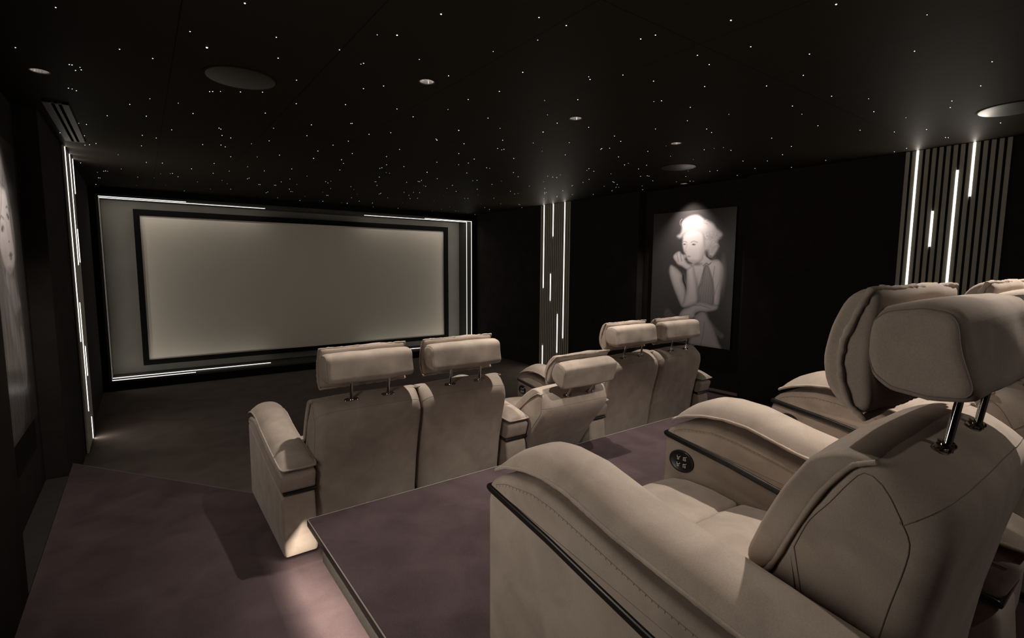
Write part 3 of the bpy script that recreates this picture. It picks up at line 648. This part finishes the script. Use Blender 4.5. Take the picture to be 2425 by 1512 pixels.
# hair in soft curls
p.poly(A['hair'], .70, .016, shade=(.5, .05))
for q, rr_, v in (((740, 800), (.12, .10), .46), ((740, 720), (.10, .08), .40), ((690, 690), (.05, .05), .14), ((640, 880), (.10, .06), .80), ((480, 905), (.14, .07), .95), ((560, 930), (.10, .04), .90)): p.blob(q, rr_, v, .9, .8)
rn = random.Random(3)
for k in range(150):
    cx = rn.uniform(370, 850); cy = rn.uniform(670, 955); a = rn.uniform(0, 6.28); rr_ = rn.uniform(.012, .05)
    if sdf(np.array([[cx/1000*ASP[0], cy/1000*ASP[1]]]), A['hair'])[0] < .008 or (cx < 640 and cy < 845): continue
    pts = [((cx/1000*ASP[0]+rr_*math.cos(a+q*.45))/ASP[0]*1000, (cy/1000*ASP[1]+rr_*math.sin(a+q*.45))/ASP[1]*1000) for q in range(5)]
    p.stroke(pts, .0025, (.16, .95, .45, .9)[k % 4], .5, .006)
p.poly(A['face'], .88, .010, shade=(.3, .04)); p.blob((640, 700), (.06, .14), .60, .9, .6, -8); p.blob((520, 630), (.11, .026), .52, .9, .6); p.blob((470, 800), (.11, .10), .98, 1, .6)
p.stroke([(657, 700), (652, 770), (640, 820), (590, 848), (520, 858), (455, 850), (400, 820)], .008, .62, .6, .014)
p.blob((533, 752), (.048, .020), .58, .8, .8); p.blob((422, 756), (.034, .018), .58, .8, .8)
p.blob((533, 749), (.034, .010), .16, .5, 1, -4); p.blob((420, 753), (.024, .009), .16, .5, 1); p.blob((527, 750), (.009, .009), .02, .5); p.blob((415, 754), (.008, .008), .02, .5)
p.stroke([(498, 766), (530, 776), (578, 764)], .0035, .16, .85, .008); p.stroke([(396, 772), (420, 777), (446, 769)], .0035, .16, .85, .008)
p.stroke([(448, 752), (440, 728), (430, 710)], .005, .56, .7, .012); p.blob((440, 702), (.018, .007), .30, .8, .8); p.stroke([(396, 800), (389, 770), (396, 735), (412, 702), (436, 678)], .006, .18, .8, .012)
p.blob((478, 663), (.036, .012), .22, .6, 1, -4); p.stroke([(460, 664), (498, 665)], .0025, .85, .9)
p.poly(A['hand'], .82, .010, shade=(.45, .04))
for a, b in (((326, 688), (350, 622)), ((368, 690), (392, 628)), ((412, 678), (428, 640))): p.stroke([a, b], .004, .18, .8)
p.stroke([(430, 642), (470, 613), (520, 588)], .004, .22, .8); p.stroke([(310, 628), (344, 603), (402, 588)], .004, .14, .7)
poster('black-and-white portrait poster of a seated woman with light curly hair on the right wall', 5.560, 3.190, 4.354, 1, p, (1.0, .91, .94))

B = {
'hair':[(579,932),(666,932),(699,899),(740,848),(784,788),(813,718),(836,661),(811,601),(755,543),(816,453),(837,347),(802,236),(665,66),(577,8),(339,27),(355,185),(354,381),(239,512),(277,694),(392,823)],
'face':[(556,828),(633,825),(711,818),(748,771),(754,722),(772,673),(789,623),(769,579),(698,551),(630,539),(556,555),(497,589),(443,650),(422,713),(463,779)],
'neck':[(549,559),(641,541),(724,529),(757,485),(823,423),(589,392),(533,451),(487,519)],
'should':[(483,513),(574,476),(617,433),(693,357),(774,276),(805,159),(714,133),(671,213),(572,295),(480,372),(415,442)],
'arm':[(755,367),(826,332),(835,240),(810,150),(741,137),(722,222),(720,296)],
'lock':[(461,546),(514,492),(525,403),(526,300),(528,195),(529,89),(426,85),(396,212),(395,345),(382,457)]}
p = Print(172, 248, .055)
p.poly(B['hair'], .20, .03); p.poly(B['neck'], .50, .015, shade=(.5, .06)); p.poly(B['should'], .46, .02, shade=(.5, .08)); p.poly(B['arm'], .44, .02, shade=(.5, .05)); p.poly(B['lock'], .22, .03, .7)
for k in range(70):
    x0 = 380+k*6.2; p.stroke([(x0+40*math.sin(k*1.7), 905-.08*abs(k-32)**2), (x0+50*math.sin(k*.9)-30, 600), (x0+40*math.sin(k*1.3), 320), (x0-40+70*math.sin(k*2.1), 20)], .0025, (.05, .42, .12, .28)[k % 4], .5, .008)
p.poly(B['face'], .80, .012, shade=(.45, .06)); p.blob((560, 600), (.11, .10), .55, .9, .6); p.blob((640, 556), (.11, .03), .36, .9, .8); p.blob((790, 690), (.04, .18), .50, .9, .7)
for k in range(9): p.stroke([(640-8*k, 850), (600-16*k, 780), (520-12*k, 705), (455-6*k, 620)], .004, (.10, .45, .2)[k % 3], .7, .010)
for k in range(5): p.stroke([(690+8*k, 840), (735+7*k, 790), (762+6*k, 725), (782+4*k, 650)], .003, (.12, .4)[k % 2], .7, .010)
p.blob((706, 738), (.056, .028), .45, .8, .8); p.blob((560, 692), (.062, .030), .45, .8, .8)
p.blob((706, 734), (.042, .017), .10, .5, 1, -16); p.blob((562, 688), (.048, .019), .10, .5, 1, 14); p.blob((700, 733), (.020, .012), .75, .5, .8, -16); p.blob((568, 688), (.022, .013), .75, .5, .8, 14); p.blob((706, 734), (.009, .011), .02, .5); p.blob((562, 689), (.010, .012), .02, .5)
p.stroke([(678, 763), (718, 769), (750, 752)], .005, .14, .85, .01); p.stroke([(500, 712), (556, 729), (612, 722)], .005, .14, .85, .01)
p.stroke([(648, 722), (668, 690), (684, 664)], .006, .50, .7, .014); p.blob((680, 650), (.030, .010), .24, .8, .9)
p.blob((688, 608), (.052, .016), .26, .6, 1, 8); p.blob((688, 594), (.046, .016), .32, .6, 1, 8); p.stroke([(644, 602), (690, 601), (734, 608)], .003, .06, .9)
poster('black-and-white portrait poster of a woman with long straight hair on the left wall', -.585, 3.190, 4.354, -1, p, (1.0, .91, .94))

# ------------------------------------------------------------------ camera, world, view
cam = bpy.data.cameras.new('camera'); co = bpy.data.objects.new('camera', cam); COL.objects.link(co)
yaw, pitch, roll = R(36.4438), R(-5.9467), R(.36913)
f = Vector((math.sin(yaw)*math.cos(pitch), math.cos(yaw)*math.cos(pitch), math.sin(pitch))); r = Vector((math.cos(yaw), -math.sin(yaw), 0)); u = r.cross(f)
r2 = r*math.cos(roll)+u*math.sin(roll); u2 = -r*math.sin(roll)+u*math.cos(roll)
mt = Matrix((r2, u2, -f)).transposed().to_4x4(); mt.translation = (0, 0, 1.725); co.matrix_world = mt
cam.sensor_width = 36; cam.lens = 36*1188.87/2425; cam.clip_start = .02
S.camera = co
wd = bpy.data.worlds.new('world'); S.world = wd; wd.use_nodes = True; wd.node_tree.nodes['Background'].inputs[0].default_value = (.9, .85, .8, 1); wd.node_tree.nodes['Background'].inputs[1].default_value = 0.0
S.view_settings.view_transform = 'Standard'; S.view_settings.look = 'None'; S.view_settings.gamma = 1; S.view_settings.exposure = EXPO; S.view_settings.use_curve_mapping = False
